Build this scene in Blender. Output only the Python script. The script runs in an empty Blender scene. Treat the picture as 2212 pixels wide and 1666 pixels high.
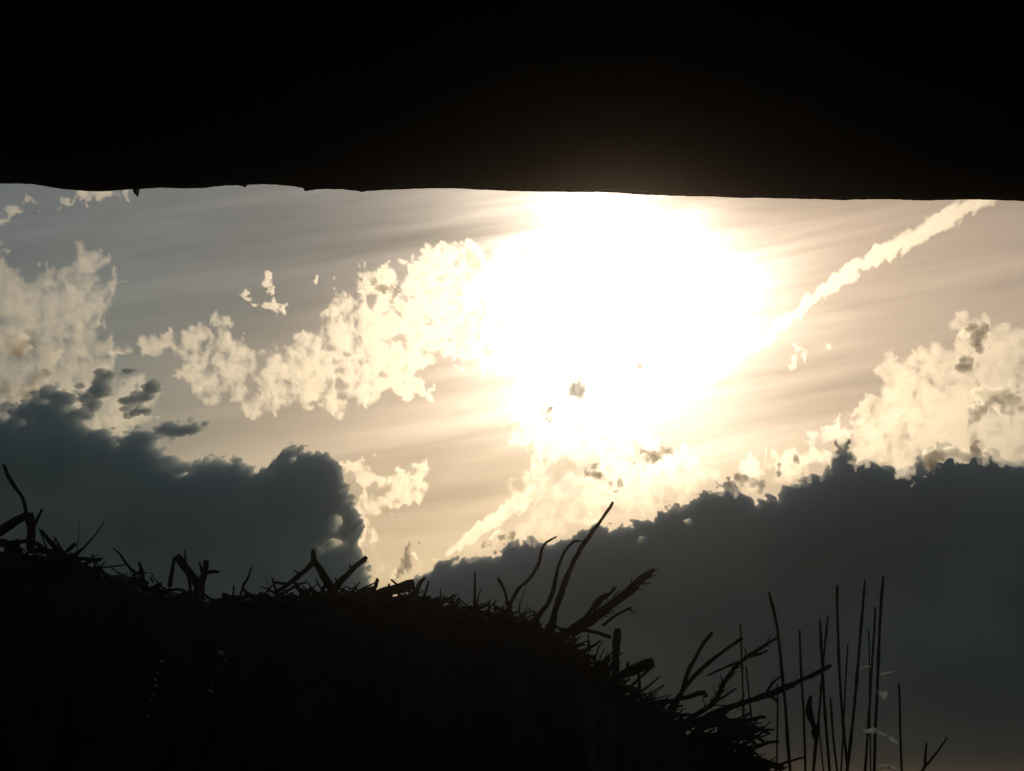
import bpy, math, random
import numpy as np
from mathutils import Vector

# ------------------------------------------------------------------ camera
S = bpy.context.scene
COL = S.collection
R = math.radians
HFOV, PITCH, CAMZ = R(24.0), R(9.5), 1.2
cam_data = bpy.data.cameras.new('camera')
cam = bpy.data.objects.new('camera', cam_data)
COL.objects.link(cam)
cam.location = (0, 0, CAMZ)
cam.rotation_euler = (R(90) + PITCH, 0, 0)
cam_data.angle = HFOV
cam_data.clip_start, cam_data.clip_end = 0.05, 60000
S.camera = cam

# the photograph was measured on a 2212 x 1666 grid; these turn a measurement into a direction / a point of the place
TH = math.tan(HFOV / 2)
FWD = Vector((0, math.cos(PITCH), math.sin(PITCH)))
UP = Vector((0, -math.sin(PITCH), math.cos(PITCH)))
CAM = Vector((0, 0, CAMZ))


def ray(u, v):
    return FWD + Vector((1, 0, 0)) * ((u - 1106) / 1106 * TH) + UP * ((833 - v) / 1106 * TH)


def at(u, v, y):
    """the point seen at (u, v) that stands y metres ahead"""
    d = ray(u, v)
    return CAM + d * (y / d.y)


# ------------------------------------------------------------------ sun, sky, exposure
SUN_DIR = ray(1345, 630).normalized()
SUN_EL = math.asin(SUN_DIR.z)
SUN_AZ = math.atan2(SUN_DIR.x, SUN_DIR.y)
sun_data = bpy.data.lights.new('sun', 'SUN')
sun_data.energy, sun_data.angle, sun_data.color = 2.0, R(0.5), (1.0, 0.80, 0.52)
sun = bpy.data.objects.new('sun', sun_data)
COL.objects.link(sun)
sun.location = (0, 0, 30)
sun.rotation_euler = SUN_DIR.to_track_quat('Z', 'Y').to_euler()

world = bpy.data.worlds.new('World')
S.world = world
world.use_nodes = True
NT = world.node_tree
NT.nodes.clear()


class G:
    """tiny node-graph helper"""

    def __init__(self, nt):
        self.nt = nt

    def n(self, kind, **kw):
        nd = self.nt.nodes.new(kind)
        for k, val in kw.items():
            setattr(nd, k, val)
        return nd

    def put(self, sock, val):
        if isinstance(val, bpy.types.NodeSocket):
            self.nt.links.new(val, sock)
        else:
            sock.default_value = val

    def m(self, op, *a):
        nd = self.n('ShaderNodeMath', operation=op)
        for i, val in enumerate(a):
            self.put(nd.inputs[i], val)
        return nd.outputs[0]

    def vm(self, op, a, b, out='Vector'):
        nd = self.n('ShaderNodeVectorMath', operation=op)
        self.put(nd.inputs[0], a)
        self.put(nd.inputs[1], b)
        return nd.outputs[out]

    def xyz(self, x, y, z):
        nd = self.n('ShaderNodeCombineXYZ')
        for i, val in enumerate((x, y, z)):
            self.put(nd.inputs[i], val)
        return nd.outputs[0]

    def noise(self, vec, scale, detail=4, rough=0.55, dist=0.0):
        nd = self.n('ShaderNodeTexNoise')
        self.put(nd.inputs['Vector'], vec)
        nd.inputs['Scale'].default_value = scale
        nd.inputs['Detail'].default_value = detail
        nd.inputs['Roughness'].default_value = rough
        nd.inputs['Distortion'].default_value = dist
        return nd.outputs['Fac']

    def ramp(self, fac, stops):
        nd = self.n('ShaderNodeValToRGB')
        self.put(nd.inputs[0], fac)
        e = nd.color_ramp.elements
        while len(e) < len(stops):
            e.new(0.5)
        for el, (p, c) in zip(e, stops):
            el.position, el.color = p, (*c, 1)
        return nd.outputs[0]

    def scale(self, col, f):
        return self.vm('SCALE', col, (0, 0, 0)) if False else self._scale(col, f)

    def _scale(self, col, f):
        nd = self.n('ShaderNodeVectorMath', operation='SCALE')
        self.put(nd.inputs[0], col)
        self.put(nd.inputs[3], f)
        return nd.outputs[0]


g = G(NT)
sky = g.n('ShaderNodeTexSky', sky_type='NISHITA', sun_disc=False, sun_elevation=SUN_EL, sun_rotation=SUN_AZ,
          air_density=1.3, dust_density=0.15, ozone_density=2.2)
SKY_STRENGTH = 0.095
direction = g.n('ShaderNodeTexCoord').outputs['Generated']
sep = g.n('ShaderNodeSeparateXYZ')
g.put(sep.inputs[0], direction)
az = g.m('ARCTAN2', sep.outputs[0], sep.outputs[1])
el = g.m('ARCSINE', sep.outputs[2])
cosang = g.vm('DOT_PRODUCT', direction, tuple(SUN_DIR), 'Value')
theta = g.m('MULTIPLY', g.m('ARCCOSINE', g.m('MINIMUM', cosang, 0.9999999)), 180 / math.pi)


def falloff(amp, width):
    return g.m('MULTIPLY', g.m('EXPONENT', g.m('MULTIPLY', theta, -1.0 / width)), amp)


# thin cirrus: long streaks that climb gently to the right, thicker towards the horizon and to the right
TILT = R(9)
u_ = g.m('ADD', g.m('MULTIPLY', az, math.cos(TILT)), g.m('MULTIPLY', el, math.sin(TILT)))
v_ = g.m('SUBTRACT', g.m('MULTIPLY', el, math.cos(TILT)), g.m('MULTIPLY', az, math.sin(TILT)))
streak = g.noise(g.xyz(g.m('MULTIPLY', u_, 5.0), g.m('MULTIPLY', v_, 42.0), 3.1), 1.0, 5, 0.55, 0.6)
fine = g.noise(g.xyz(g.m('MULTIPLY', u_, 16.0), g.m('MULTIPLY', v_, 170.0), 8.7), 1.0, 4, 0.6, 0.4)
broad = g.noise(g.xyz(g.m('MULTIPLY', u_, 3.0), g.m('MULTIPLY', v_, 9.0), 5.5), 1.0, 2, 0.5, 0.2)
broad_ = broad
cirrus = g.m('ADD', g.m('MULTIPLY', streak, 0.62), g.m('ADD', g.m('MULTIPLY', fine, 0.16), g.m('MULTIPLY', broad, 0.40)))
cirrus = g.m('MAXIMUM', g.m('ADD', g.m('MULTIPLY', g.m('SUBTRACT', cirrus, 0.60), 1.5), 1.0), 0.25)
veil = falloff(3.3, 11.0)
# the cirrus sheet thins out towards the upper left
side = g.m('SUBTRACT', g.m('MULTIPLY', g.m('SUBTRACT', az, SUN_AZ), 0.6), g.m('MULTIPLY', g.m('SUBTRACT', el, SUN_EL), 0.8))
mr = g.n('ShaderNodeMapRange', interpolation_type='SMOOTHSTEP')
g.put(mr.inputs[0], g.m('ADD', side, g.m('MULTIPLY', g.m('SUBTRACT', broad_, 0.5), 0.10)))
for i_, val_ in enumerate((R(-7.0), R(1.5), 0.24, 1.0)):
    mr.inputs[i_ + 1].default_value = val_
veil = g.m('MULTIPLY', veil, mr.outputs[0])
veil = g.m('MULTIPLY', veil, cirrus)
aureole = g.m('ADD', falloff(60.0, 1.1), falloff(2.0, 2.6))
aureole = g.m('MULTIPLY', aureole, g.m('POWER', cirrus, 3.5))
warm = g.scale((1.0, 0.61, 0.33), veil)
hot = g.scale((1.0, 0.86, 0.68), aureole)
glow = g.vm('ADD', warm, hot)
total = g.vm('ADD', g.scale(sky.outputs[0], g.m('ADD', g.m('MULTIPLY', cirrus, 0.7), 0.3)), g.scale(glow, 1.0 / SKY_STRENGTH))
bg = g.n('ShaderNodeBackground')
g.put(bg.inputs[0], total)
bg.inputs[1].default_value = SKY_STRENGTH
out = g.n('ShaderNodeOutputWorld')
NT.links.new(bg.outputs[0], out.inputs[0])

S.view_settings.view_transform = 'Standard'
S.view_settings.look = 'None'
S.view_settings.exposure = -2.14
S.view_settings.gamma = 1.0
S.view_settings.use_curve_mapping = False
S.render.engine = 'CYCLES'
cy = S.cycles
cy.use_denoising = True
cy.denoiser = 'OPENIMAGEDENOISE'
cy.max_bounces, cy.volume_bounces, cy.transparent_max_bounces = 8, 6, 48
cy.diffuse_bounces, cy.glossy_bounces = 3, 2
cy.sample_clamp_indirect = 6.0
cy.caustics_reflective = cy.caustics_refractive = False


# ------------------------------------------------------------------ materials
def material(name):
    m = bpy.data.materials.new(name)
    m.use_nodes = True
    m.node_tree.nodes.clear()
    return m, G(m.node_tree)


def rough_material(name, dark, light, scale, bump=0.4, rough=0.85, stretch=(1, 1, 1), spec=0.2):
    m, h = material(name)
    co = h.n('ShaderNodeTexCoord').outputs['Object']
    co = h.vm('MULTIPLY', co, stretch)
    a = h.noise(co, scale, 6, 0.6, 0.3)
    b = h.noise(co, scale * 6, 4, 0.6)
    mixf = h.m('ADD', h.m('MULTIPLY', a, 0.7), h.m('MULTIPLY', b, 0.3))
    colr = h.ramp(mixf, [(0.3, dark), (0.7, light)])
    p = h.n('ShaderNodeBsdfPrincipled')
    h.put(p.inputs['Base Color'], colr)
    p.inputs['Roughness'].default_value = rough
    p.inputs['Specular IOR Level'].default_value = spec
    bp = h.n('ShaderNodeBump')
    bp.inputs['Strength'].default_value = bump
    bp.inputs['Distance'].default_value = 0.01
    h.put(bp.inputs['Height'], mixf)
    h.put(p.inputs['Normal'], bp.outputs[0])
    o = h.n('ShaderNodeOutputMaterial')
    h.put(o.inputs[0], p.outputs[0])
    return m


def cloud_material(name, sigma, color, aniso, absorb=None):
    m, h = material(name)
    v = h.n('ShaderNodeVolumePrincipled')
    v.inputs['Color'].default_value = (*color, 1)
    v.inputs['Density'].default_value = sigma
    v.inputs['Anisotropy'].default_value = aniso
    o = h.n('ShaderNodeOutputMaterial')
    h.put(o.inputs['Volume'], v.outputs[0])
    return m


M = {}
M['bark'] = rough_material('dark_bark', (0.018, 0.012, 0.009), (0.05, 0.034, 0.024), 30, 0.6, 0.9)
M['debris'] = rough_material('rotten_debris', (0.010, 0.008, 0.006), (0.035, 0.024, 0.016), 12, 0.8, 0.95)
M['reed'] = rough_material('green_brown_reed', (0.02, 0.022, 0.012), (0.05, 0.05, 0.028), 24, 0.3, 0.7, (1, 1, 0.15))
M['roof'] = rough_material('tarred_roof_boards', (0.008, 0.006, 0.005), (0.022, 0.016, 0.012), 9, 0.5, 0.8, (1, 0.25, 1))
M['soil'] = rough_material('damp_soil', (0.02, 0.016, 0.011), (0.06, 0.05, 0.03), 0.8, 0.6, 0.95)
M['leaf'] = rough_material('dry_brown_leaf', (0.025, 0.014, 0.008), (0.06, 0.035, 0.02), 40, 0.5, 0.85)
M['husk'] = rough_material('pale_seed_husk', (0.22, 0.2, 0.16), (0.5, 0.46, 0.37), 60, 0.3, 0.7)

# pale torn leaf: light comes through it
m, h = material('pale_thin_leaf')
d_ = h.n('ShaderNodeBsdfPrincipled')
d_.inputs['Base Color'].default_value = (0.78, 0.77, 0.70, 1)
d_.inputs['Roughness'].default_value = 0.5
d_.inputs['Specular IOR Level'].default_value = 0.6
t_ = h.n('ShaderNodeBsdfTranslucent')
t_.inputs[0].default_value = (0.9, 0.9, 0.84, 1)
mx = h.n('ShaderNodeMixShader')
mx.inputs[0].default_value = 0.85
h.put(mx.inputs[1], d_.outputs[0])
h.put(mx.inputs[2], t_.outputs[0])
o_ = h.n('ShaderNodeOutputMaterial')
h.put(o_.inputs[0], mx.outputs[0])
M['pale'] = m


# ------------------------------------------------------------------ object helpers
def tag(o, label=None, cat=None, group=None, kind=None):
    for k, val in (('label', label), ('category', cat), ('group', group), ('kind', kind)):
        if val:
            o[k] = val
    return o


def empty(name, loc):
    o = bpy.data.objects.new(name, None)
    COL.objects.link(o)
    o.location = loc
    o.empty_display_size = 0.1
    return o


def mesh_obj(name, verts, faces, mat, parent=None, smooth=True, origin=None):
    me = bpy.data.meshes.new(name)
    org = Vector(origin) if origin is not None else Vector((0, 0, 0))
    me.from_pydata([tuple(Vector(v) - org) for v in verts], [], faces)
    me.materials.append(mat)
    if smooth:
        me.polygons.foreach_set('use_smooth', [True] * len(me.polygons))
    me.update()
    o = bpy.data.objects.new(name, me)
    COL.objects.link(o)
    o.location = org
    if parent is not None:
        o.parent = parent
        o.location = org - Vector(parent.location)
    return o


class MB:
    """collects tubes into one mesh"""

    def __init__(self):
        self.v, self.f = [], []

    def tube(self, pts, rad, sides=7, wobble=0.0, rnd=random, cap=True):
        pts = [Vector(p) for p in pts]
        n = len(pts)
        base = len(self.v)
        prev = None
        for i, p in enumerate(pts):
            t = (pts[min(i + 1, n - 1)] - pts[max(i - 1, 0)])
            if t.length < 1e-9:
                t = Vector((0, 0, 1))
            t.normalize()
            if prev is None:
                a = t.cross(Vector((0.3, 1, 0.2)))
                if a.length < 1e-3:
                    a = t.cross(Vector((1, 0, 0)))
            else:
                a = prev - t * prev.dot(t)
            a.normalize()
            prev = a
            b = t.cross(a)
            r = rad[i] if not isinstance(rad, (int, float)) else rad
            for k in range(sides):
                ang = 2 * math.pi * k / sides
                rr = r * (1 + rnd.uniform(-wobble, wobble))
                self.v.append(p + (a * math.cos(ang) + b * math.sin(ang)) * rr)
        for i in range(n - 1):
            for k in range(sides):
                a0 = base + i * sides + k
                a1 = base + i * sides + (k + 1) % sides
                self.f.append((a0, a1, a1 + sides, a0 + sides))
        if cap:
            self.f.append(tuple(base + k for k in reversed(range(sides))))
            self.f.append(tuple(base + (n - 1) * sides + k for k in range(sides)))
        return self

    def build(self, name, mat, parent=None, origin=None):
        return mesh_obj(name, self.v, self.f, mat, parent, True, origin)


def resample(pts, step):
    """points along a soft curve through pts"""
    pts = [Vector(p) for p in pts]
    if len(pts) == 2:
        n = max(2, int((pts[1] - pts[0]).length / step))
        return [pts[0].lerp(pts[1], i / n) for i in range(n + 1)]
    res = []
    for i in range(len(pts) - 1):
        p0, p1, p2, p3 = pts[max(i - 1, 0)], pts[i], pts[i + 1], pts[min(i + 2, len(pts) - 1)]
        n = max(2, int((p2 - p1).length / step))
        for k in range(n):
            t = k / n
            res.append(0.5 * (2 * p1 + (p2 - p0) * t + (2 * p0 - 5 * p1 + 4 * p2 - p3) * t * t
                              + (3 * p1 - p0 - 3 * p2 + p3) * t ** 3))
    res.append(pts[-1])
    return res


# ------------------------------------------------------------------ noise for the cloud shapes
TAB = np.random.RandomState(7).rand(256, 256)
TBX = np.random.RandomState(8).rand(256, 256)
TBY = np.random.RandomState(9).rand(256, 256)


def vnoise(x, y, seed=0):
    xi, yi = np.floor(x).astype(int), np.floor(y).astype(int)
    fx, fy = x - xi, y - yi
    fx, fy = fx * fx * (3 - 2 * fx), fy * fy * (3 - 2 * fy)
    xi, yi = xi + seed * 37, yi + seed * 91
    a, b = TAB[xi % 256, yi % 256], TAB[(xi + 1) % 256, yi % 256]
    c, d = TAB[xi % 256, (yi + 1) % 256], TAB[(xi + 1) % 256, (yi + 1) % 256]
    return (a * (1 - fx) + b * fx) * (1 - fy) + (c * (1 - fx) + d * fx) * fy


def fbm(x, y, octv=5, seed=0, gain=0.5):
    s, amp, tot = 0, 1.0, 0
    for i in range(octv):
        s = s + vnoise(x * 2 ** i + 13.7 * i, y * 2 ** i - 7.1 * i, seed + i) * amp
        tot += amp
        amp *= gain
    return s / tot


def worley(x, y, seed=0):
    xi, yi = np.floor(x).astype(int), np.floor(y).astype(int)
    best = np.full(x.shape, 9.0)
    for dx in (-1, 0, 1):
        for dy in (-1, 0, 1):
            cx, cy_ = xi + dx, yi + dy
            a, b = (cx + seed * 31) % 256, (cy_ + seed * 57) % 256
            best = np.minimum(best, (cx + TBX[a, b] - x) ** 2 + (cy_ + TBY[a, b] - y) ** 2)
    return np.sqrt(best)


def puffs(x, y, octv=3, seed=0):
    """rounded cauliflower lumps, 0..1"""
    s, amp, tot = 0, 1.0, 0
    for i in range(octv):
        s = s + (1 - np.clip(worley(x * 2.1 ** i, y * 2.1 ** i, seed + i), 0, 1)) * amp
        tot += amp
        amp *= 0.55
    return s / tot


def sdf(poly, x, y):
    """signed distance to a closed outline, positive inside"""
    d = np.full(x.shape, 1e18)
    inside = np.zeros(x.shape, bool)
    n = len(poly)
    for i in range(n):
        ax, ay = poly[i]
        bx, by = poly[(i + 1) % n]
        ex, ey = bx - ax, by - ay
        t = np.clip(((x - ax) * ex + (y - ay) * ey) / (ex * ex + ey * ey + 1e-9), 0, 1)
        d = np.minimum(d, (x - ax - ex * t) ** 2 + (y - ay - ey * t) ** 2)
        if ay != by:
            c = ((ay > y) != (by > y)) & (x < ex * (y - ay) / ey + ax)
            inside ^= c
    d = np.sqrt(d)
    return np.where(inside, d, -d)


def cap_line(pts, x, y):
    """signed distance to a chain of round capsules (u, v, radius)"""
    best = np.full(x.shape, -1e9)
    if len(pts) == 1:
        pts = [pts[0], (pts[0][0] + .5, pts[0][1], pts[0][2])]
    for (ax, ay, ar), (bx, by, br) in zip(pts, pts[1:]):
        ex, ey = bx - ax, by - ay
        t = np.clip(((x - ax) * ex + (y - ay) * ey) / (ex * ex + ey * ey + 1e-9), 0, 1)
        best = np.maximum(best, ar + (br - ar) * t - np.hypot(x - ax - ex * t, y - ay - ey * t))
    return best


def cloud(name, label, dist, mat, sigma, box, step, depth_fn, cat='cloud', group=None, metres=None):
    """a closed cloud body that stands dist metres away: depth_fn gives its optical depth over the outline grid,
    which (with the material's extinction sigma) is its real thickness there"""
    u0, v0, u1, v1 = box
    us, vs = np.arange(u0, u1 + step, step, float), np.arange(v0, v1 + step, step, float)
    X, Y = np.meshgrid(us, vs)
    T = np.maximum(depth_fn(X, Y), 0) / (2 * sigma)
    T[T < 0.03 / (2 * sigma)] = 0
    T[0, :] = T[-1, :] = 0
    T[:, 0] = T[:, -1] = 0
    ins = T > 0
    cell = ins[:-1, :-1] | ins[1:, :-1] | ins[:-1, 1:] | ins[1:, 1:]
    rid = dist / math.cos(0)
    px = dist * TH / 1106
    # local axes: x right, y up, z away
    fx = (X - 1106) * px
    fz = (833 - Y) * px
    P = np.array(CAM)[None, None, :] + dist * np.array(FWD) + fx[..., None] * np.array((1, 0, 0)) + fz[..., None] * np.array(UP)
    lump = 1 + 0.25 * (fbm(X / 90, Y / 90, 3, 77) - 0.5)
    F = P - (T * lump)[..., None] * np.array(FWD)
    B = P + (T * (2 - lump))[..., None] * np.array(FWD)
    used = np.zeros(T.shape, bool)
    used[:-1, :-1] |= cell
    used[1:, :-1] |= cell
    used[:-1, 1:] |= cell
    used[1:, 1:] |= cell
    fi = np.full(T.shape, -1)
    nf = used.sum()
    fi[used] = np.arange(nf)
    bi = fi.copy()
    nb = ins.sum()
    bi[ins] = nf + np.arange(nb)
    verts = np.concatenate([F[used], B[ins]])
    r, c = np.nonzero(cell)
    qa = np.stack([fi[r, c], fi[r + 1, c], fi[r + 1, c + 1], fi[r, c + 1]], 1)
    qb = np.stack([bi[r, c], bi[r, c + 1], bi[r + 1, c + 1], bi[r + 1, c]], 1)
    quads = np.concatenate([qa, qb])
    org = verts.mean(0)
    verts = verts - org
    me = bpy.data.meshes.new(name)
    me.vertices.add(len(verts))
    me.vertices.foreach_set('co', verts.astype(np.float32).ravel())
    me.loops.add(quads.size)
    me.loops.foreach_set('vertex_index', quads.astype(np.int32).ravel())
    me.polygons.add(len(quads))
    me.polygons.foreach_set('loop_start', np.arange(0, quads.size, 4, dtype=np.int32))
    me.update(calc_edges=True)
    me.validate()
    me.materials.append(mat)
    o = bpy.data.objects.new(name, me)
    COL.objects.link(o)
    o.location = org
    return tag(o, label, cat, group)


# ------------------------------------------------------------------ clouds, each a body of its own kilometres away
SIG = 0.05
M['dark_cloud'] = cloud_material('dense_cloud', SIG, (0.85, 0.955, 1.0), 0.45)
M['bright_cloud'] = cloud_material('thin_cloud', SIG, (0.98, 0.97, 0.95), 0.87)
M['shade_cloud'] = cloud_material('painted_shade_cloud', SIG, (0.93, 0.85, 0.74), 0.5)  # brown tint puts the shade inside bright clouds into their colour
M['trail'] = cloud_material('ice_trail', SIG, (0.99, 0.99, 0.98), 0.87)


def warp(X, Y, amp, size, seed, octv=5, gain=0.5):
    return (X + (fbm(X / size, Y / size, octv, seed, gain) - 0.5) * 2 * amp,
            Y + (fbm(X / size + 31, Y / size + 17, octv, seed + 5, gain) - 0.5) * 2 * amp)


def ridged(x, y, octv, seed):
    s, amp, tot = 0, 1.0, 0
    for i in range(octv):
        s = s + (1 - np.abs(2 * vnoise(x * 2 ** i + 5.3 * i, y * 2 ** i, seed + i) - 1)) * amp
        tot += amp
        amp *= 0.55
    return s / tot


def bank(poly, seed, amp=16, size=40, soft=2.8, top=7.3, specks=()):
    """thick dark cloud: soon opaque behind a ragged, in places thin edge"""
    def f(X, Y):
        x, y = warp(X, Y, amp * 1.25, size, seed, 6, 0.66)
        s = sdf(poly, x, y)
        rg = ridged(X / 24, Y / 20, 5, seed + 2)
        n = fbm(X / 70, Y / 60, 4, seed + 6)
        s = s + (puffs(X / 70, Y / 60, 2, seed) - 0.57) * 14 + (rg - 0.644) * 30 + (fbm(X / 15, Y / 15, 4, seed + 8, 0.65) - 0.5) * 22
        for (a, b, r) in specks:
            xx, yy = warp(X, Y, 16, 22, seed + 3, 5)
            s = s - np.clip(1.5 - np.hypot(xx - a, (yy - b) * 1.3) / r, 0, 1) * np.clip(s, 0, 60) * 0.96
        sf = soft * (0.6 + 3.2 * np.clip(n - 0.42, 0, 1))
        body = 1 - np.exp(-np.maximum(s, 0) / sf / 2.2)
        inner = 0.98 + 0.25 * (n - 0.5) + 0.2 * (rg - 0.644) + 0.3 * (fbm(X / 190, Y / 120, 3, seed + 9) - 0.5)
        return top * body * inner
    return f


def cumulus(shape, seed, amp=22, size=50, thick=1.0, puff=30, gaps=0.5, soft=18, dark=(), grow=6, mod=None):
    """bright ragged cloud: optical depth below one, lumpy, torn open in places"""
    def f(X, Y):
        x, y = warp(X, Y, amp, size, seed, 6)
        s = shape(x, y)
        xw, yw = warp(X, Y, 12, 26, seed + 40, 4)
        p = puffs(xw / puff / 1.3, yw / puff / 1.3, 2, seed)
        n = fbm(X / 46, Y / 40, 5, seed + 11, 0.6)
        rg = ridged(xw / 32, yw / 46, 5, seed + 17)
        fine = fbm(xw / 13, yw / 15, 4, seed + 23)
        s = s + grow + (p - 0.57) * 20 + (n - 0.5) * 44 + (rg - 0.644) * 56 + (fine - 0.5) * 16
        body = 1 - np.exp(-np.maximum(s, 0) / soft)
        mott = np.clip(0.80 + 1.1 * (p - 0.57) + gaps * (2.6 * (n - 0.5) + 3.6 * (rg - 0.644) + 1.3 * (fine - 0.5)), 0.04, 2.2)
        t = thick * body * mott
        if mod:
            t = t * mod(X, Y)
        for (a, b, rx, ry, k) in dark:
            xx, yy = warp(X, Y, 20, 26, seed + 21, 6)
            q = 1 - np.hypot((xx - a) / rx, (yy - b) / ry) + (rg - .644) * 1.6 + (fine - 0.5) * 0.8
            t = t + np.clip(q * 1.6, 0, 1) * k * np.clip(s / 6, 0, 1)
        return t
    return f


def poly_shape(*polys):
    return lambda x, y: np.max([sdf(p, x, y) for p in polys], 0)


def line_shape(*lines):
    return lambda x, y: np.max([cap_line(p, x, y) for p in lines], 0)


def both(a, b):
    return lambda x, y: np.maximum(a(x, y), b(x, y))


right_bank = [(880, 1275), (905, 1245), (940, 1222), (985, 1208), (1030, 1198), (1075, 1196), (1100, 1175), (1135, 1160),
              (1165, 1176), (1185, 1180), (1205, 1165), (1240, 1158), (1275, 1148), (1330, 1138), (1390, 1120), (1440, 1102),
              (1500, 1078), (1545, 1052), (1575, 1040), (1600, 1062), (1625, 1088), (1660, 1072), (1700, 1048), (1745, 1036),
              (1778, 1026), (1792, 1000), (1806, 975), (1822, 948), (1834, 958), (1842, 985), (1880, 1002), (1920, 1012),
              (1950, 1022), (1975, 1008), (1988, 985), (2010, 970), (2045, 962), (2075, 985), (2105, 975), (2140, 980),
              (2170, 995), (2200, 1000), (2225, 985), (2300, 990), (2450, 1020), (2600, 990), (2750, 1040), (3050, 1070), (3050, 1780), (700, 1780), (760, 1500), (840, 1330)]
cloud('cloud', 'broad dark grey cloud bank filling the sky behind the reeds at the right', 3600, M['dark_cloud'], SIG,
      (690, 900, 3000, 1700), 3, bank(right_bank, 3, specks=((1490, 1125, 17), (1515, 1122, 8), (1385, 1165, 14), (1035, 1198, 22), (985, 1222, 14))))

left_bank = [(-760, 930), (-560, 870), (-400, 905), (-300, 860), (-160, 880), (-60, 890), (0, 892), (40, 868), (60, 842), (100, 826), (135, 832), (150, 860), (160, 885), (185, 862),
             (200, 842), (216, 818), (240, 808), (232, 842), (206, 878), (200, 905), (180, 912), (230, 930), (262, 940), (290, 925),
             (330, 935), (352, 912), (378, 900), (398, 908), (428, 900), (446, 918), (438, 934), (408, 940), (372, 950), (356, 965),
             (378, 990), (410, 1002), (440, 988), (480, 982), (520, 992), (556, 1006), (580, 990), (604, 972), (648, 964),
             (690, 978), (722, 996), (745, 1018), (758, 1048), (748, 1058), (764, 1088), (776, 1108), (778, 1140), (772, 1166), (786, 1190), (794, 1215),
             (800, 1260), (830, 1330), (860, 1420), (860, 1760), (-760, 1760)]
cloud('cloud', 'dark slate cloud bank with a curled horn on top, low at the left', 2900, M['dark_cloud'], SIG,
      (-720, 780, 880, 1692), 3, bank(left_bank, 11, amp=15, soft=5.5, top=6.6, specks=((248, 1040, 34), (215, 1050, 16), (58, 913, 16), (110, 870, 18), (200, 915, 30), (350, 960, 26), (150, 880, 16), (20, 900, 18), (120, 935, 14), (395, 1018, 13), (730, 1125, 26), (720, 1170, 30), (690, 1185, 16), (90, 1045, 22), (640, 990, 9))))
horn = line_shape([(196, 862, 18), (214, 836, 15), (226, 822, 12)], [(238, 812, 5), (262, 810, 8), (282, 808, 5)], [(300, 826, 5), (318, 842, 12), (308, 862, 13), (298, 872, 8)], [(270, 872, 5), (290, 880, 9), (306, 874, 5)])
cloud('cloud', 'small dark hook of cloud curling over above the left bank', 2750, M['dark_cloud'], SIG,
      (160, 770, 370, 930), 2, cumulus(horn, 15, 8, 20, 4.2, 18, 0.2, 6, grow=7))

left_cream = [(-520, 700), (-420, 620), (-330, 640), (-260, 560), (-160, 560), (0, 562), (50, 580), (90, 590), (130, 585), (158, 560), (170, 545), (205, 550), (215, 580),
              (262, 604), (246, 632), (216, 668), (206, 700), (236, 716), (240, 752), (212, 772), (262, 806), (310, 800), (338, 835), (330, 885),
              (300, 940), (340, 960), (300, 990), (100, 960), (0, 940), (-160, 960), (-520, 960)]
cloud('cloud', 'cream mottled cumulus at the left edge above the dark bank', 3300, M['bright_cloud'], SIG,
      (-560, 480, 380, 1020), 3, cumulus(poly_shape(left_cream), 21, 20, 44, 0.62, 30, 0.42, 20,
      dark=((40, 745, 34, 26, 1.6), (110, 775, 18, 14, 1.0), (80, 850, 40, 25, 2.2), (150, 620, 16, 9, .6), (170, 700, 12, 8, .5))))

strip = [(420, 830), (470, 770), (530, 790), (580, 770), (640, 740), (690, 700), (722, 640), (745, 632), (760, 655), (800, 600),
         (850, 604), (890, 575), (935, 540), (975, 530), (1040, 545), (1110, 530), (1200, 520), (1320, 545), (1440, 580), (1540, 640), (1580, 690),
         (1500, 760), (1380, 800), (1240, 800), (1120, 790), (1000, 760), (930, 770), (890, 800), (905, 850), (850, 840),
         (770, 860), (730, 880), (690, 850), (650, 885), (610, 870), (560, 890), (500, 860), (450, 870)]
thin = [(275, 735, 12), (290, 715, 5), (300, 738, 12), (340, 745, 9), (380, 742, 14), (430, 735, 30), (480, 735, 24), (520, 775, 16)]
cloud('cloud', 'long bright cumulus rising from the left into the glare of the sun', 2600, M['bright_cloud'], SIG,
      (230, 480, 1640, 940), 3, cumulus(both(poly_shape(strip), line_shape(thin, [(440, 740, 22), (400, 800, 18)])), 33, 22, 42, 0.66, 26, 0.8, 16, grow=10, mod=lambda X, Y: np.interp(X, [700, 960], [0.9, 2.0])))

fringe = [(770, 1130, 10), (800, 1190, 26), (830, 1225, 30), (880, 1228, 24), (930, 1212, 12), (1000, 1196, 12), (1060, 1172, 18), (1130, 1140, 28), (1200, 1100, 44), (1260, 1072, 56),
          (1320, 1045, 74), (1400, 1040, 62), (1470, 1030, 40), (1540, 1030, 24), (1600, 1040, 28), (1660, 1015, 34), (1720, 995, 34), (1780, 965, 30), (1815, 940, 18)]
blob = [(1090, 905), (1140, 890), (1200, 870), (1300, 860), (1400, 900), (1420, 960), (1480, 985), (1520, 1010), (1440, 1030), (1300, 1020), (1200, 1000), (1130, 960)]
tuft = [(1110, 1055, 10), (1130, 1050, 22), (1160, 1050, 24), (1170, 1015, 7)]
cloud('cloud', 'glowing cream cumulus fringe along the top of the right dark bank below the sun', 3100, M['bright_cloud'], SIG,
      (740, 830, 1850, 1290), 3, cumulus(both(poly_shape(blob), line_shape(fringe, tuft)), 44, 16, 36, 0.5, 26, 0.95, 15, mod=lambda X, Y: np.interp(Y, [930, 1050], [1.9, 0.34]) * np.interp(X, [1020, 1290], [0.45, 1.0]),
      dark=((1300, 1028, 22, 10, 3), (1322, 1055, 7, 20, 2.4), (1420, 985, 34, 7, 2.2), (890, 1205, 10, 14, 2.2), (860, 1230, 9, 12, 1.4), (1060, 1160, 24, 9, 2))))

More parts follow.
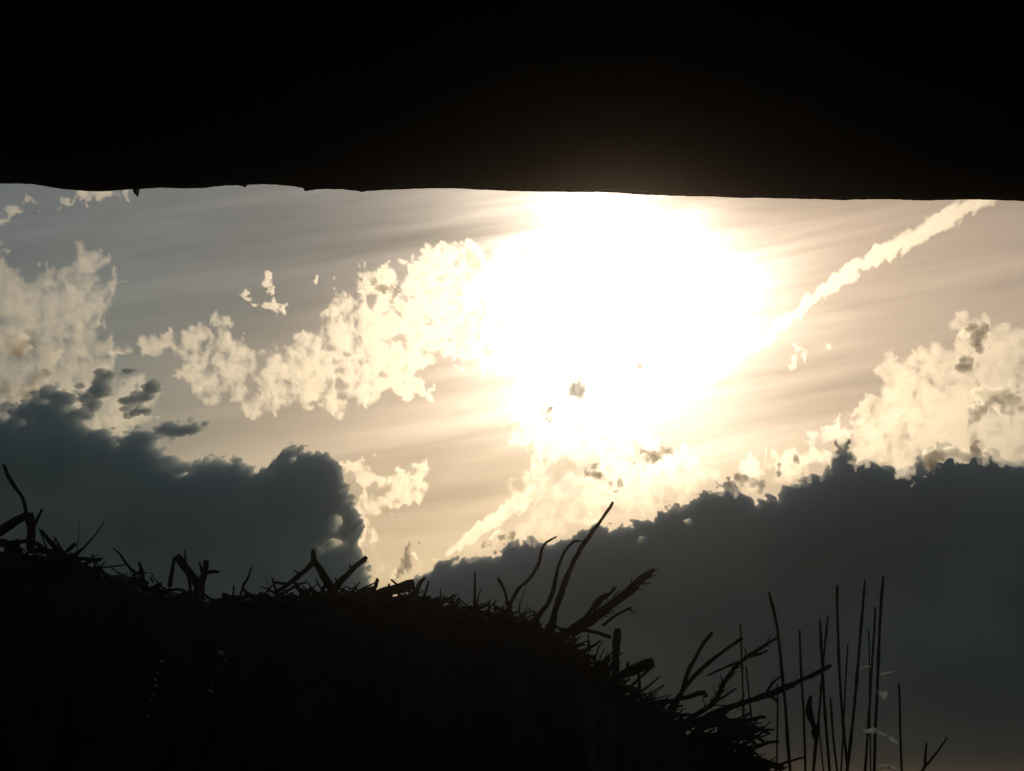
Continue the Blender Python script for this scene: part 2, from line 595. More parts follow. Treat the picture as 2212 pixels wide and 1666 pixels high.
right_cream = [(1835, 990), (1850, 930), (1880, 880), (1900, 850), (1895, 790), (1915, 760), (1950, 772), (1975, 745), (2020, 740),
               (2060, 750), (2070, 700), (2100, 680), (2150, 690), (2190, 700), (2230, 680), (2400, 700), (2480, 760), (2600, 790), (2680, 860), (2700, 1010), (2210, 1010),
               (2140, 990), (2080, 990), (1990, 1010), (1950, 1035), (1900, 1005)]
cloud('cloud', 'pale lumpy cumulus heap rising above the dark bank at the right edge', 3050, M['bright_cloud'], SIG,
      (1800, 640, 2740, 1060), 3, cumulus(poly_shape(right_cream), 52, 18, 40, 0.62, 28, 0.45, 18,
      dark=((2115, 718, 28, 22, 1.8), (2092, 790, 10, 32, 1.0), (2150, 860, 40, 34, 1.9), (2060, 985, 70, 18, 3.2), (2105, 880, 16, 12, 2.2), (1950, 900, 10, 10, 1.2))))

cloud('cloud', 'torn cream cloud scrap beside the right end of the left dark bank', 3300, M['bright_cloud'], SIG,
      (690, 970, 940, 1230), 3, cumulus(line_shape([(780, 1020, 20), (820, 1040, 30), (860, 1060, 28), (898, 1058, 6)], [(800, 1080, 26), (850, 1085, 16)],
      [(770, 1110, 18), (790, 1160, 14)], [(900, 1068, 3), (912, 1020, 2)], [(720, 1150, 10), (760, 1140, 14)]), 61, 16, 30, 0.9, 22, 0.7, 12))
cloud('cloud', 'little ragged wisp alone in the grey sky left of the long cumulus', 2700, M['bright_cloud'], SIG,
      (490, 570, 660, 730), 2, cumulus(line_shape([(527, 640, 6), (545, 655, 8), (575, 662, 8), (600, 665, 9), (625, 690, 5)], [(570, 660, 5), (568, 695, 4)], [(578, 640, 2), (580, 600, 2)]),
      71, 8, 16, 1.1, 14, 0.5, 6, grow=1))
cloud('cloud', 'tiny white fleck of cloud between the wisp and the roof edge', 2750, M['bright_cloud'], SIG,
      (665, 585, 700, 622), 1.5, lambda X, Y: 1.2 * np.clip(cap_line([(685, 597, 3), (682, 608, 5)], *warp(X, Y, 3, 8, 3)) / 4, 0, 1))
cloud('cloud', 'ragged scraps of cloud at the left edge just under the roof', 2900, M['bright_cloud'], SIG,
      (-60, 405, 110, 560), 2, cumulus(line_shape([(-20, 470, 16), (10, 465, 14), (40, 455, 10)], [(35, 430, 6), (45, 425, 5)], [(-10, 510, 12), (3, 540, 9)], [(60, 438, 4), (70, 440, 3)]), 81, 14, 24, 0.7, 18, 0.7, 10, grow=2))
cloud('cloud', 'thin cream scrap of cloud tucked against the roof edge at upper left', 2950, M['bright_cloud'], SIG,
      (110, 360, 300, 460), 2, cumulus(line_shape([(140, 408, 8), (190, 416, 14), (240, 418, 14), (275, 412, 12)], [(160, 415, 6), (140, 440, 3)]), 85, 10, 22, 0.7, 18, 0.7, 9, grow=2))
cloud('cloud', 'faint pair of curled wisps under the contrail right of the glare', 2800, M['bright_cloud'], SIG,
      (1680, 720, 1820, 810), 2, cumulus(line_shape([(1733, 755, 3), (1738, 775, 4)], [(1760, 770, 3), (1785, 755, 9), (1797, 760, 4)], [(1712, 785, 6), (1722, 787, 5)]), 91, 7, 14, 0.45, 12, 0.4, 7, grow=1))


def shred(label, lines, dist, tau, seed, amp=10, size=18, soft=7, grow=3, mat='shade_cloud'):  # shade_cloud bodies are painted shade within bright clouds; dark_cloud ones are real scraps
    pts = [q for l in lines for q in l]
    m = 34
    bx = (min(q[0] for q in pts) - m, min(q[1] for q in pts) - m, max(q[0] for q in pts) + m, max(q[1] for q in pts) + m)
    k = 1.0 if mat == 'dark_cloud' else 0.62
    cloud('cloud', label, dist, M[mat], SIG, bx, 2, cumulus(line_shape(*lines), seed, amp * 1.3, size, tau * k, 16, 0.7, soft * (1.0 if k == 1 else 1.7), grow=grow + 1))


shred('ragged grey cloud shred, larger of the dark marks in the white glare', [[(1250, 832, 4), (1255, 850, 11), (1272, 853, 7)], [(1256, 856, 8), (1255, 872, 6), (1246, 884, 2)]], 2300, 1.5, 97, 7, 14, 6, mat='dark_cloud')
shred('small grey cloud shred at the upper right inside the white glare', [[(1382, 798, 9), (1376, 806, 7), (1370, 818, 3)]], 2300, 1.5, 98, 6, 12, 7, mat='dark_cloud')
shred('tiny upright grey fleck at the lower left inside the white glare', [[(1185, 884, 5), (1183, 893, 4)]], 2300, 1.5, 99, 4, 12, 5, mat='dark_cloud')
shred('brown grey knot of painted shade on top of the right cumulus heap', [[(2095, 712, 8), (2118, 716, 13), (2130, 728, 10)], [(2112, 736, 8), (2100, 752, 4)]], 2880, 2.4, 101)
shred('thin brown crease of painted shade inside the right cumulus heap', [[(2112, 752, 3), (2096, 780, 5), (2084, 806, 3)]], 2870, 2.2, 102, 6, 18, 5)
shred('brown smudge of painted shade low in the right cumulus heap at the frame edge', [[(2105, 888, 10), (2130, 870, 18), (2165, 858, 24), (2190, 880, 12)]], 2890, 1.7, 103, 16, 24, 12)
shred('dark crumbled painted shade at the base of the right cumulus heap touching the bank', [[(1995, 1000, 10), (2040, 978, 15), (2075, 992, 12), (2110, 978, 12), (2140, 985, 8)]], 2860, 2.6, 104, 13, 22, 8)
shred('brown hollow of painted shade in the cream cumulus at the left edge', [[(20, 735, 14), (55, 752, 20), (105, 770, 14)]], 2950, 1.3, 105, 14, 26, 14)
shred('brown painted shade at the foot of the cream cumulus at the left edge', [[(10, 850, 16), (70, 838, 18), (125, 820, 10)]], 2960, 1.2, 106, 14, 26, 14)
shred('dark grey pit of painted shade in the bright fringe right under the sun', [[(1280, 1026, 6), (1302, 1030, 10), (1322, 1040, 5), (1320, 1064, 4)]], 2900, 2.2, 107, 8, 16, 7)
shred('dark curved crease of painted shade in the bright fringe right of the pit', [[(1375, 1000, 4), (1398, 982, 5), (1440, 978, 4)]], 2910, 2.0, 108, 6, 18, 6)
shred('brown pits of painted shade at the left end of the bright fringe', [[(868, 1235, 7), (886, 1210, 10), (892, 1190, 5)]], 2920, 2.2, 109, 9, 16, 7)
shred('brown notch of painted shade on top of the long cumulus before the glare', [[(814, 618, 5), (830, 622, 6)], [(828, 630, 3), (848, 642, 4)]], 2400, 1.8, 110, 6, 14, 6)
shred('dark streak of painted shade along the fringe beside the lower contrail', [[(1050, 1176, 4), (1082, 1164, 6), (1112, 1154, 4)]], 2930, 2.2, 111, 8, 20, 6)
shred('dark ragged painted shade on the brim of the right bank below the fringe', [[(1540, 1060, 7), (1580, 1046, 9), (1620, 1052, 9), (1650, 1040, 5)], [(1690, 1010, 5), (1712, 1000, 5)]], 2940, 2.4, 112, 12, 20, 7)


def trail(X, Y):
    # a nearly straight trail from the upper right down to the lower middle, widest at its near end
    cu = [950, 1100, 1230, 1400, 1560, 1650, 1720, 1800, 1880, 2000, 2110, 2300]
    cv = [1212, 1102, 1012, 905, 800, 738, 680, 616, 568, 502, 434, 318]
    yc = np.interp(X, cu, cv)
    d = (Y - yc) * 0.83
    w = np.interp(X, [950, 1000, 1100, 1230, 1600, 1720, 1850, 2000, 2150, 2300], [8, 11, 15, 17, 11, 13, 16, 19, 22, 27])
    s = X * 1.2
    edge = (puffs(s / 60, d / 60 + 5, 2, 15) - 0.57) * 14 + (ridged(s / 44, d / 30, 5, 19) - 0.64) * 22 + (fbm(s / 16, d / 14, 4, 31, .6) - 0.5) * 18
    d = d + (fbm(s / 210, d * 0, 2, 23) - .5) * 10
    q = w - np.abs(d) + edge
    core = np.clip(0.35 + 1.3 * fbm(s / 60, (d + s * .06) / 9, 5, 29, 0.6) - np.interp(s, [1900, 2600], [0, .25]), 0.15, 2)
    low = np.interp(X, [1000, 1250, 1700], [1.5, 0.75, 1.2])
    return low * (1 - np.exp(-np.maximum(q, 0) / 6)) * core


cloud('contrail', 'straight white vapour trail slanting down from the upper right through the glare', 2450, M['trail'], SIG,
      (930, 330, 2330, 1230), 3, trail, cat='contrail')


# ------------------------------------------------------------------ ground
rnd = random.Random(5)
gv, gf = [], []
gx = sorted(set([-6000, -1500, -400, -120, -40] + [i * 1.0 for i in range(-14, 15)] + [40, 120, 400, 1500, 6000]))
gy = sorted(set([-60, -20] + [i * 1.0 for i in range(-6, 26)] + [40, 90, 250, 800, 2500, 9000]))
for y in gy:
    for x in gx:
        z = 0.05 * math.sin(x * 1.3 + y * 0.7) * math.cos(y * 1.1) if 3 < y < 25 and abs(x) < 14 else 0.0
        gv.append((x, y, z))
nx = len(gx)
for j in range(len(gy) - 1):
    for i in range(nx - 1):
        gf.append((j * nx + i, j * nx + i + 1, (j + 1) * nx + i + 1, (j + 1) * nx + i))
tag(mesh_obj('ground', gv, gf, M['soil']), kind='structure')

# ------------------------------------------------------------------ shelter: the dark roof edge the picture is taken under
EDGE_Y = 2.6
edge = [(-2370, 380), (-1500, 391), (-700, 388), (-300, 392), (0, 390), (30, 390), (60, 391), (90, 396), (120, 401), (160, 405), (210, 407.5), (245, 405), (270, 403), (286, 402),
        (286.1, 402), (288, 416), (291, 419), (294, 414), (296, 402), (340, 399), (370, 400), (400, 401), (440, 399), (480, 394.5), (510, 393.5), (522, 397),
        (522.1, 397), (526, 398), (531, 393), (560, 391.5), (600, 393), (630, 396), (660, 401), (666, 402.5),
        (655, 407), (680, 403), (710, 402), (740, 403), (770, 406), (781, 409),
        (781.1, 409), (790, 406), (830, 404), (880, 402), (930, 400.5), (980, 401), (1050, 404), (1120, 407), (1200, 408), (1260, 409), (1300, 408.5),
        (1300.1, 409), (1340, 411), (1400, 415), (1480, 417.5), (1540, 418.5), (1600, 421.5), (1650, 421),
        (1650.1, 421), (1700, 423), (1790, 424.5), (1830, 427), (1850, 425), (1930, 424.5), (2010, 427), (2060, 425.5), (2130, 425),
        (2130.1, 425), (2212, 428), (2400, 431), (2900, 436), (3700, 448), (4570, 458)]
cuts = [286.1, 522.1, 655, 781.1]
shelter = empty('shelter', (0, 0, 0))
tag(shelter, 'dark wooden shelter whose ragged roof edge fills the top of the view', 'shelter')
boards, cur = [], []
for p in edge:
    if p[0] in cuts and cur:
        boards.append(cur)
        cur = []
    cur.append(p)
boards.append(cur)
TOPZ = CAMZ + 0.90
for k, b in enumerate(boards):
    yo = EDGE_Y
    prof = []
    for (u, v), (u2, v2) in zip(b, b[1:]):
        n = max(1, int(abs(u2 - u) / 9))
        for i in range(n):
            t = i / n
            q = at(u + (u2 - u) * t, v + (v2 - v) * t + rnd.uniform(-0.5, 0.5), yo)
            prof.append((q.x, q.z))
    q = at(*b[-1], yo)
    prof.append((q.x, q.z))
    V, F = [], []
    n = len(prof)
    for (x, z) in prof:
        V += [(x, yo, z), (x, yo + 0.02, z + 0.0015), (x, yo, TOPZ), (x, yo + 0.02, TOPZ)]
    for i in range(n - 1):
        a, c = i * 4, i * 4 + 4
        F += [(a, a + 2, c + 2, c), (a + 1, c + 1, c + 3, a + 3), (a, c, c + 1, a + 1), (a + 2, a + 3, c + 3, c + 2)]
    F += [(0, 1, 3, 2), (n * 4 - 4, n * 4 - 2, n * 4 - 1, n * 4 - 3)]
    mesh_obj('fascia_board', V, F, M['roof'], shelter, smooth=False)


q0, q1 = at(-2370, 380, EDGE_Y), at(4570, 410, EDGE_Y)
BKZ = max(at(-2370, 380, EDGE_Y).z, at(560, 391, EDGE_Y).z) + 0.012
V = [(q0.x, EDGE_Y + 0.027, BKZ), (q1.x, EDGE_Y + 0.027, BKZ), (q1.x, EDGE_Y + 0.027, TOPZ - 0.002), (q0.x, EDGE_Y + 0.027, TOPZ - 0.002)]
V += [(x, y + 0.02, z) for x, y, z in V]
mesh_obj('light_leak_board', V, [(0, 3, 2, 1), (4, 5, 6, 7), (0, 1, 5, 4), (1, 2, 6, 5), (2, 3, 7, 6), (3, 0, 4, 7)], M['roof'], shelter, smooth=False)  # unseen board added to stop light leaking between the fascia boards


def box(name, lo, hi, mat, parent, label=None):
    (x0, y0, z0), (x1, y1, z1) = lo, hi
    V = [(x0, y0, z0), (x1, y0, z0), (x1, y1, z0), (x0, y1, z0), (x0, y0, z1), (x1, y0, z1), (x1, y1, z1), (x0, y1, z1)]
    F = [(0, 3, 2, 1), (4, 5, 6, 7), (0, 1, 5, 4), (1, 2, 6, 5), (2, 3, 7, 6), (3, 0, 4, 7)]
    o = mesh_obj(name, V, F, mat, parent, smooth=False)
    bv = o.modifiers.new('bevel', 'BEVEL')
    bv.width, bv.segments = 0.004, 2
    return o


WX = 1.75
zr = TOPZ + 0.003
ye, yb = EDGE_Y + 0.06, -2.4
rise = 0.10
V = [(-WX - .15, ye, zr), (WX + .15, ye, zr), (WX + .15, yb, zr + rise), (-WX - .15, yb, zr + rise)]
V += [(x, y, z + 0.04) for x, y, z in V]
mesh_obj('roof_deck', V, [(0, 3, 2, 1), (4, 5, 6, 7), (0, 1, 5, 4), (1, 2, 6, 5), (2, 3, 7, 6), (3, 0, 4, 7)], M['roof'], shelter, smooth=False)  # roof carried back unseen overhead, added to keep skylight out
for x in (-1.3, -0.45, 0.45, 1.3):
    V = []
    for xx in (x - 0.025, x + 0.025):
        V += [(xx, EDGE_Y - 0.004, zr - 0.115), (xx, EDGE_Y - 0.004, zr - 0.002 + 0.006), (xx, yb + 0.1, zr + rise - 0.012), (xx, yb + 0.1, zr + rise - 0.13)]
    mesh_obj('rafter', V, [(0, 1, 2, 3), (4, 7, 6, 5), (0, 4, 5, 1), (1, 5, 6, 2), (2, 6, 7, 3), (3, 7, 4, 0)], M['roof'], shelter, smooth=False)
box('light_block_back_wall', (-WX, yb + 0.1, -0.05), (WX, yb + 0.14, zr + rise - 0.02), M['roof'], shelter)  # unseen wall behind the camera, added to block skylight on roof and brush
for s in (-1, 1):
    V = []
    for x in (s * WX, s * (WX + 0.04)):
        V += [(x, yb + 0.05, -0.05), (x, EDGE_Y - 0.5, -0.05), (x, EDGE_Y - 0.5, zr + 0.1), (x, yb + 0.05, zr + rise - 0.02)]
    mesh_obj('light_block_side_wall', V, [(0, 1, 2, 3), (4, 7, 6, 5), (0, 4, 5, 1), (1, 5, 6, 2), (2, 6, 7, 3), (3, 7, 4, 0)], M['roof'], shelter, smooth=False)  # unseen wall out of frame, added to block light from the side
    box('corner_post', (s * WX - 0.045, EDGE_Y - 0.11, -0.05), (s * WX + 0.045, EDGE_Y - 0.02, TOPZ - 0.004), M['roof'], shelter)

# ------------------------------------------------------------------ brush pile
PY = 5.0
crest = [(-900, 1190), (-300, 1170), (0, 1178), (60, 1192), (100, 1196), (140, 1203), (172, 1212), (190, 1220), (230, 1236), (290, 1240), (310, 1255), (340, 1266),
         (380, 1272), (400, 1277), (440, 1292), (470, 1297), (500, 1294), (540, 1288), (580, 1286), (620, 1290), (690, 1292), (740, 1290), (800, 1298),
         (860, 1296), (900, 1296), (940, 1308), (1000, 1320), (1060, 1330), (1120, 1342), (1160, 1368), (1200, 1385), (1240, 1398), (1270, 1430),
         (1300, 1462), (1330, 1492), (1380, 1530), (1430, 1560), (1480, 1590), (1540, 1612), (1600, 1640), (1660, 1665), (1760, 1720), (1900, 1900), (2100, 2300)]
CU, CV = [c[0] for c in crest], [c[1] for c in crest]


def crest_v(u):
    return float(np.interp(u, CU, CV))


pile = empty('brush_pile', (-0.4, PY, 0))
tag(pile, 'big black heap of cut brush and debris along the bottom left, sticks poking out', 'brush pile')
pv, pf = [], []
cols = [u for u in np.arange(-900, 2101, 9.0)]
prof0 = [(-1.7, 0.0), (-1.5, 0.16), (-1.2, 0.40), (-0.85, 0.66), (-0.5, 0.86), (-0.25, 0.955), (-0.1, 0.99), (0, 1.0), (0.12, 0.985), (0.3, 0.93), (0.6, 0.78), (1.0, 0.5), (1.5, 0.18), (1.9, 0.0)]
dys = sorted(set([round(x, 3) for x in np.linspace(-1.7, 0.3, 44)] + [0.45, 0.6, 0.8, 1.0, 1.25, 1.5, 1.9]))
prof = [(d, float(np.interp(d, [a for a, _ in prof0], [b for _, b in prof0]))) for d in dys]
UU, JJ = np.meshgrid(np.array(cols), np.arange(len(prof)), indexing='ij')
LUMP = fbm(UU / 55.0, JJ / 3.6, 6, 41, 0.68) - 0.55
CRN = fbm(UU / 24.0, JJ / 2.0, 4, 3) - 0.5
for i, u in enumerate(cols):
    top = at(u, crest_v(u) + 5, PY)
    H = max(top.z, 0.02)
    for j, (dy, k) in enumerate(prof):
        w = min(1.0, 0.35 + H)
        low = k == 0.0
        face = min(1.0, (1 - k) * 8)
        jit = 0 if low else LUMP[i, j] * 0.22 * face + CRN[i, j] * 0.016 * (1 - face)
        pv.append((top.x + (0 if low else LUMP[i, (j + 7) % len(prof)] * 0.05), PY + dy * w + (0 if low else LUMP[i, j] * -0.12 * face), H * k + jit * min(H, 1) - (0.03 if low else 0)))
np_ = len(prof)
for i in range(len(cols) - 1):
    for j in range(np_ - 1):
        a = i * np_ + j
        pf.append((a, a + np_, a + np_ + 1, a + 1))
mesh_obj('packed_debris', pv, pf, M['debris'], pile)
PX = (at(1107, 833, PY) - at(1106, 833, PY)).length      # metres per measured unit at the pile

tw = MB()


def stick(mb, u, v, ang, length, w, y, bend=0.15, sides=5):
    pts, a = [], ang
    n = 4
    for i in range(n + 1):
        pts.append(at(u, v, y))
        u += math.cos(a) * length / n
        v -= math.sin(a) * length / n
        y += rnd.uniform(-0.03, 0.03)
        a += rnd.uniform(-bend, bend)
    mb.tube(pts, [w * PX * 0.5 * (1 - 0.55 * i / n) for i in range(n + 1)], sides, 0.12, rnd)
    return u, v, a


def dens(u):
    return float(np.interp(u, [-100, 100, 330, 560, 700, 1000, 1250, 1700], [.5, .35, .35, .8, .8, .9, 1.0, 1.0]))


for i in range(130):                       # twigs standing out of the crest
    u = rnd.uniform(-120, 1700)
    if rnd.random() > dens(u):
        continue
    slope = (crest_v(u + 20) - crest_v(u - 20)) / 40
    nrm = math.pi / 2 - math.atan(slope) * 0.9
    ang = nrm + rnd.gauss(-0.25 if u > 1000 else 0, 0.85)
    L = rnd.choice((10, 14, 18, 24, 40)) * rnd.uniform(0.7, 1.3) * (1.2 if u > 1000 else 0.8)
    w = rnd.choice((3.0, 4.0, 5.0, 6.5, 9.0))
    stick(tw, u, crest_v(u) + rnd.uniform(0, 12), ang, L, w, PY + rnd.uniform(-0.14, 0.1), 0.4)
for i in range(520):                       # crooked pieces tangled along the crest
    u = rnd.choice((rnd.uniform(-120, 1650), rnd.uniform(560, 1400)))
    slope = math.atan((crest_v(u + 20) - crest_v(u - 20)) / 40)
    stick(tw, u, crest_v(u) + rnd.uniform(-4, 24), -slope + rnd.gauss(0, 0.35) + rnd.choice((0, math.pi)), rnd.uniform(22, 80), rnd.choice((5, 7, 9, 12, 16)), PY + rnd.uniform(-0.2, 0.08), 0.4, 7)
for i in range(420):                       # twigs over the near face
    u = rnd.uniform(-100, 1700)
    v = crest_v(u) + rnd.uniform(20, 420)
    stick(tw, u, v, rnd.uniform(0, math.pi), rnd.uniform(40, 150), rnd.choice((3, 4, 6, 9)), PY - 0.1 - (v - crest_v(u)) * PX * 0.75 - 0.03, 0.15)
for i in range(230):                       # crooked spray fanning out at the lower right end of the heap
    u = rnd.uniform(1270, 1640)
    v = crest_v(u) + rnd.uniform(-10, 60)
    ang = rnd.gauss(0.42, 0.4)
    stick(tw, u, v, ang, rnd.uniform(26, 90) * (0.6 if u > 1560 else 1), rnd.choice((4, 5, 7, 9, 12)), PY + rnd.uniform(-0.25, 0.1), 0.4, 7)
for i in range(70):
    u = rnd.uniform(1500, 1610)
    v = rnd.uniform(1550, 1650)
    stick(tw, u, v, rnd.gauss(-0.05, 0.35), rnd.uniform(40, 85), rnd.choice((6, 9, 13)), PY + rnd.uniform(-0.2, 0.1), 0.35, 7)
for i in range(46):                        # forked sticks standing in the tangle on the right shoulder
    u = rnd.uniform(880, 1420)
    v = crest_v(u) + 4
    ang = math.pi / 2 - math.atan((crest_v(u + 20) - crest_v(u - 20)) / 40) + rnd.gauss(-0.3, 0.6)
    L = rnd.uniform(24, 62)
    w = rnd.choice((4, 5, 7, 9))
    y = PY + rnd.uniform(-0.15, 0.1)
    stick(tw, u, v, ang, L, w, y, 0.3, 7)
    f = rnd.uniform(0.35, 0.6)
    stick(tw, u + math.cos(ang) * L * f, v - math.sin(ang) * L * f, ang + rnd.choice((-1, 1)) * rnd.uniform(0.5, 0.9), L * 0.5, w * 0.65, y, 0.3, 6)
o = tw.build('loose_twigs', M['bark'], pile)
o['kind'] = 'stuff'

# ------------------------------------------------------------------ branches and sticks that stand out of the heap, each its own


def bough_points(px, y):
    n = len(px)
    return [at(p[0], p[1], y + (p[2] if len(p) > 2 else 0.0)) for p in px]


def branch(label, px, w, y=PY, twigs=(), feather=0, name='branch', cat='branch', group=None, mat=None, sides=9):
    """px runs from the buried base to the tip; w = width(s) in measured units"""
    mat = mat or M['bark']
    (u0, v0), (u1, v1) = px[0], px[1]
    L = math.hypot(u1 - u0, v1 - v0) + 1e-6
    px = [(u0 - (u1 - u0) / L * 30, v0 - (v1 - v0) / L * 30)] + list(px)      # anchored in the heap
    pts = resample(bough_points(px, y), 0.012)
    n = len(pts)
    ws = np.interp(np.linspace(0, 1, n), np.linspace(0, 1, len(w)), w)
    ph = rnd.uniform(0, 9)
    rad = []
    for i in range(n):
        t = i / (n - 1)
        r = ws[i] * PX * 0.5 * (1 + 0.10 * math.sin(i * 0.8 + ph) + rnd.uniform(-0.06, 0.06))
        if n - 1 - i < 1:
            r *= 0.75
        rad.append(r)
    jig = [p + Vector((rnd.uniform(-1, 1), rnd.uniform(-1, 1), rnd.uniform(-1, 1))) * 0.0009 for p in pts]
    org = pts[0]
    root = MB().tube(jig, rad, sides, 0.07, rnd).build(name, mat, None, org)
    tag(root, label, cat, group)
    for (tpx, tw_) in twigs:
        tp = resample(bough_points(tpx, y), 0.012)
        k = len(tp)
        tr = [tw_ * PX * 0.5 * (1 - 0.35 * i / (k - 1)) * (1 + rnd.uniform(-0.1, 0.1)) for i in range(k)]
        MB().tube(tp, tr, 7, 0.08, rnd).build('twig', mat, root, tp[0])
    if feather:
        mb = MB()
        for q in range(feather):
            t = rnd.uniform(0.25, 0.97)
            i = min(int(t * (len(px) - 1)), len(px) - 2)
            f = t * (len(px) - 1) - i
            u = px[i][0] + (px[i + 1][0] - px[i][0]) * f
            v = px[i][1] + (px[i + 1][1] - px[i][1]) * f
            a = math.atan2(-(px[i + 1][1] - px[i][1]), px[i + 1][0] - px[i][0])
            u2, v2, a2 = stick(mb, u, v, a + rnd.choice((-1, 1)) * rnd.uniform(0.15, 0.75), rnd.uniform(12, 46) * (1.15 - 0.6 * t), rnd.choice((2, 2.4, 3, 4)), y + rnd.uniform(-0.04, 0.04), 0.25)
        nd = mb.build('fine_twigs', mat, root, org)
        nd['kind'] = 'stuff'
    return root


B = branch
B('long bare twig slanting up at the far left edge, knee halfway', [(58, 1118), (48, 1074), (24, 1040), (7, 1003)], [10, 9, 8, 8])
B('thick stub of branch bent over at the left edge under the long twig', [(-60, 1175), (0, 1148), (37, 1124), (66, 1114), (68, 1150), (65, 1196)], [22, 22, 20, 20, 18, 17], twigs=[([(72, 1140), (80, 1122), (91, 1100)], 9)])
B('small cut stick leaning right beside the left edge stub', [(134, 1204), (148, 1188), (163, 1174)], [9, 9, 10], twigs=[([(124, 1196), (120, 1182), (117, 1166)], 5)])
B('short rounded stump on the left slope of the heap', [(150, 1222), (154, 1210), (157, 1197)], [20, 20, 19])
B('forked stick like an N with a side knob, left of the middle', [(430, 1310), (429, 1266), (405, 1233), (381, 1201)], [24, 22, 19, 19],
  twigs=[([(366, 1268), (371, 1236), (377, 1203)], 10), ([(432, 1268), (440, 1242), (446, 1211)], 18), ([(442, 1240), (458, 1235), (474, 1236)], 10), ([(436, 1238), (431, 1214)], 6)])
B('short humped stick end right of the N-shaped fork', [(512, 1296), (495, 1290), (480, 1284)], [11, 12, 12])
B('thin upright twig alone between the two left forks', [(518, 1288), (528, 1262), (538, 1240), (544, 1222)], [6, 5, 5, 4])
B('tiny pair of thin stalks on the left slope', [(312, 1256), (307, 1243), (304, 1231)], [5, 4, 4], twigs=[([(331, 1258), (324, 1246)], 5)])
B('stout stick leaning left, peaked top, in the V-shaped pair', [(716, 1272), (700, 1246), (686, 1222), (677, 1204), (678, 1187)], [18, 17, 16, 14, 8],
  twigs=[([(680, 1212), (660, 1232), (640, 1248), (612, 1270), (590, 1282)], 13), ([(646, 1240), (634, 1231)], 5), ([(622, 1262), (600, 1259), (588, 1256)], 7)])
B('stout knobbed stick leaning right in the V-shaped pair', [(715, 1280), (738, 1254), (760, 1232), (780, 1214), (792, 1203)], [17, 16, 14, 12, 10], twigs=[([(760, 1232), (755, 1221)], 8)])
B('star of thin crossed twigs in the notch right of the V-shaped pair', [(770, 1284), (785, 1270), (800, 1263), (819, 1255)], [6, 5, 4, 3],
  twigs=[([(776, 1282), (768, 1268), (764, 1258)], 3), ([(772, 1280), (792, 1278), (810, 1280)], 4), ([(778, 1276), (760, 1272), (742, 1266)], 4), ([(738, 1272), (760, 1284), (778, 1292)], 5)])
B('thick sawn log end pointing up right at the middle of the heap', [(775, 1300), (815, 1286), (850, 1274), (895, 1261)], [24, 25, 26, 25], twigs=[([(842, 1272), (839, 1261)], 8), ([(893, 1272), (903, 1276)], 6)])
B('tiny pin-like stalk standing on the low middle of the crest', [(972, 1316), (973, 1303), (975, 1290)], [4, 4, 6], twigs=[([(957, 1316), (955, 1303)], 4)])
B('thin straight twig leaning left beside the curved whip', [(1100, 1312), (1092, 1284), (1084, 1264), (1074, 1248)], [8, 7, 6, 7])
B('slender whip curving right, lowest of the three tall whips', [(1098, 1314), (1113, 1282), (1132, 1261), (1152, 1240), (1165, 1212), (1170, 1188), (1180, 1172), (1202, 1160)], [8, 8, 8, 7, 7, 7, 6, 4])
B('slender whip bowed over at its tip, second of the three tall whips', [(1144, 1352), (1165, 1328), (1190, 1292), (1199, 1259), (1205, 1228), (1214, 1202), (1228, 1180), (1240, 1170), (1256, 1168)], [20, 17, 12, 9, 8, 7, 7, 6, 4])
B('tallest dark whip, reaching over the cloud edge below the sun', [(1192, 1350), (1202, 1307), (1216, 1271), (1230, 1232), (1254, 1187), (1281, 1146), (1302, 1120), (1325, 1085)], [22, 16, 13, 12, 11, 10, 8, 6], twigs=[([(1224, 1252), (1232, 1250)], 5)])
B('broad broken bough with shaggy twigs pointing up right, above the others', [(1255, 1352), (1290, 1330), (1322, 1305), (1358, 1278), (1385, 1252), (1413, 1230)], [26, 24, 22, 17, 20, 10],
  twigs=[([(1302, 1352), (1330, 1330), (1365, 1312)], 7), ([(1352, 1314), (1374, 1324)], 4), ([(1280, 1320), (1300, 1296), (1318, 1282), (1330, 1268)], 9), ([(1265, 1335), (1280, 1312), (1296, 1290), (1312, 1284)], 9), ([(1362, 1276), (1366, 1264)], 6)], feather=60)
B('small reddish stub lying sideways under the broken bough', [(1240, 1362), (1280, 1364), (1320, 1377)], [9, 8, 9])
B('short stout upright peg at the right shoulder of the heap', [(1329, 1470), (1330, 1430), (1331, 1392), (1334, 1358)], [19, 18, 16, 17])
B('thick blunt log end pointing right at the right shoulder', [(1310, 1478), (1345, 1458), (1378, 1443), (1413, 1432)], [22, 22, 21, 24], twigs=[([(1358, 1488), (1385, 1462), (1408, 1442)], 8), ([(1352, 1452), (1358, 1430)], 8)])
B('short stick pointing down right below the blunt log', [(1340, 1484), (1366, 1499), (1392, 1514)], [8, 8, 9], twigs=[([(1345, 1478), (1380, 1490), (1408, 1514)], 4)])
B('long thin pole lying level with a knobbed tip at right', [(1330, 1536), (1391, 1528), (1450, 1514), (1490, 1504), (1521, 1497), (1524, 1506)], [10, 11, 10, 9, 10, 10])
B('straight dark stick rising steeply, leftmost of the right-hand sticks', [(1440, 1566), (1455, 1536), (1474, 1491), (1486, 1452), (1500, 1424), (1518, 1392), (1538, 1366)], [16, 14, 11, 9, 9, 8, 9])
B('straight stick crossing the steep one, knob on its tip', [(1462, 1512), (1490, 1472), (1522, 1440), (1562, 1408), (1605, 1378)], [12, 11, 9, 7, 8], y=PY + 0.05)
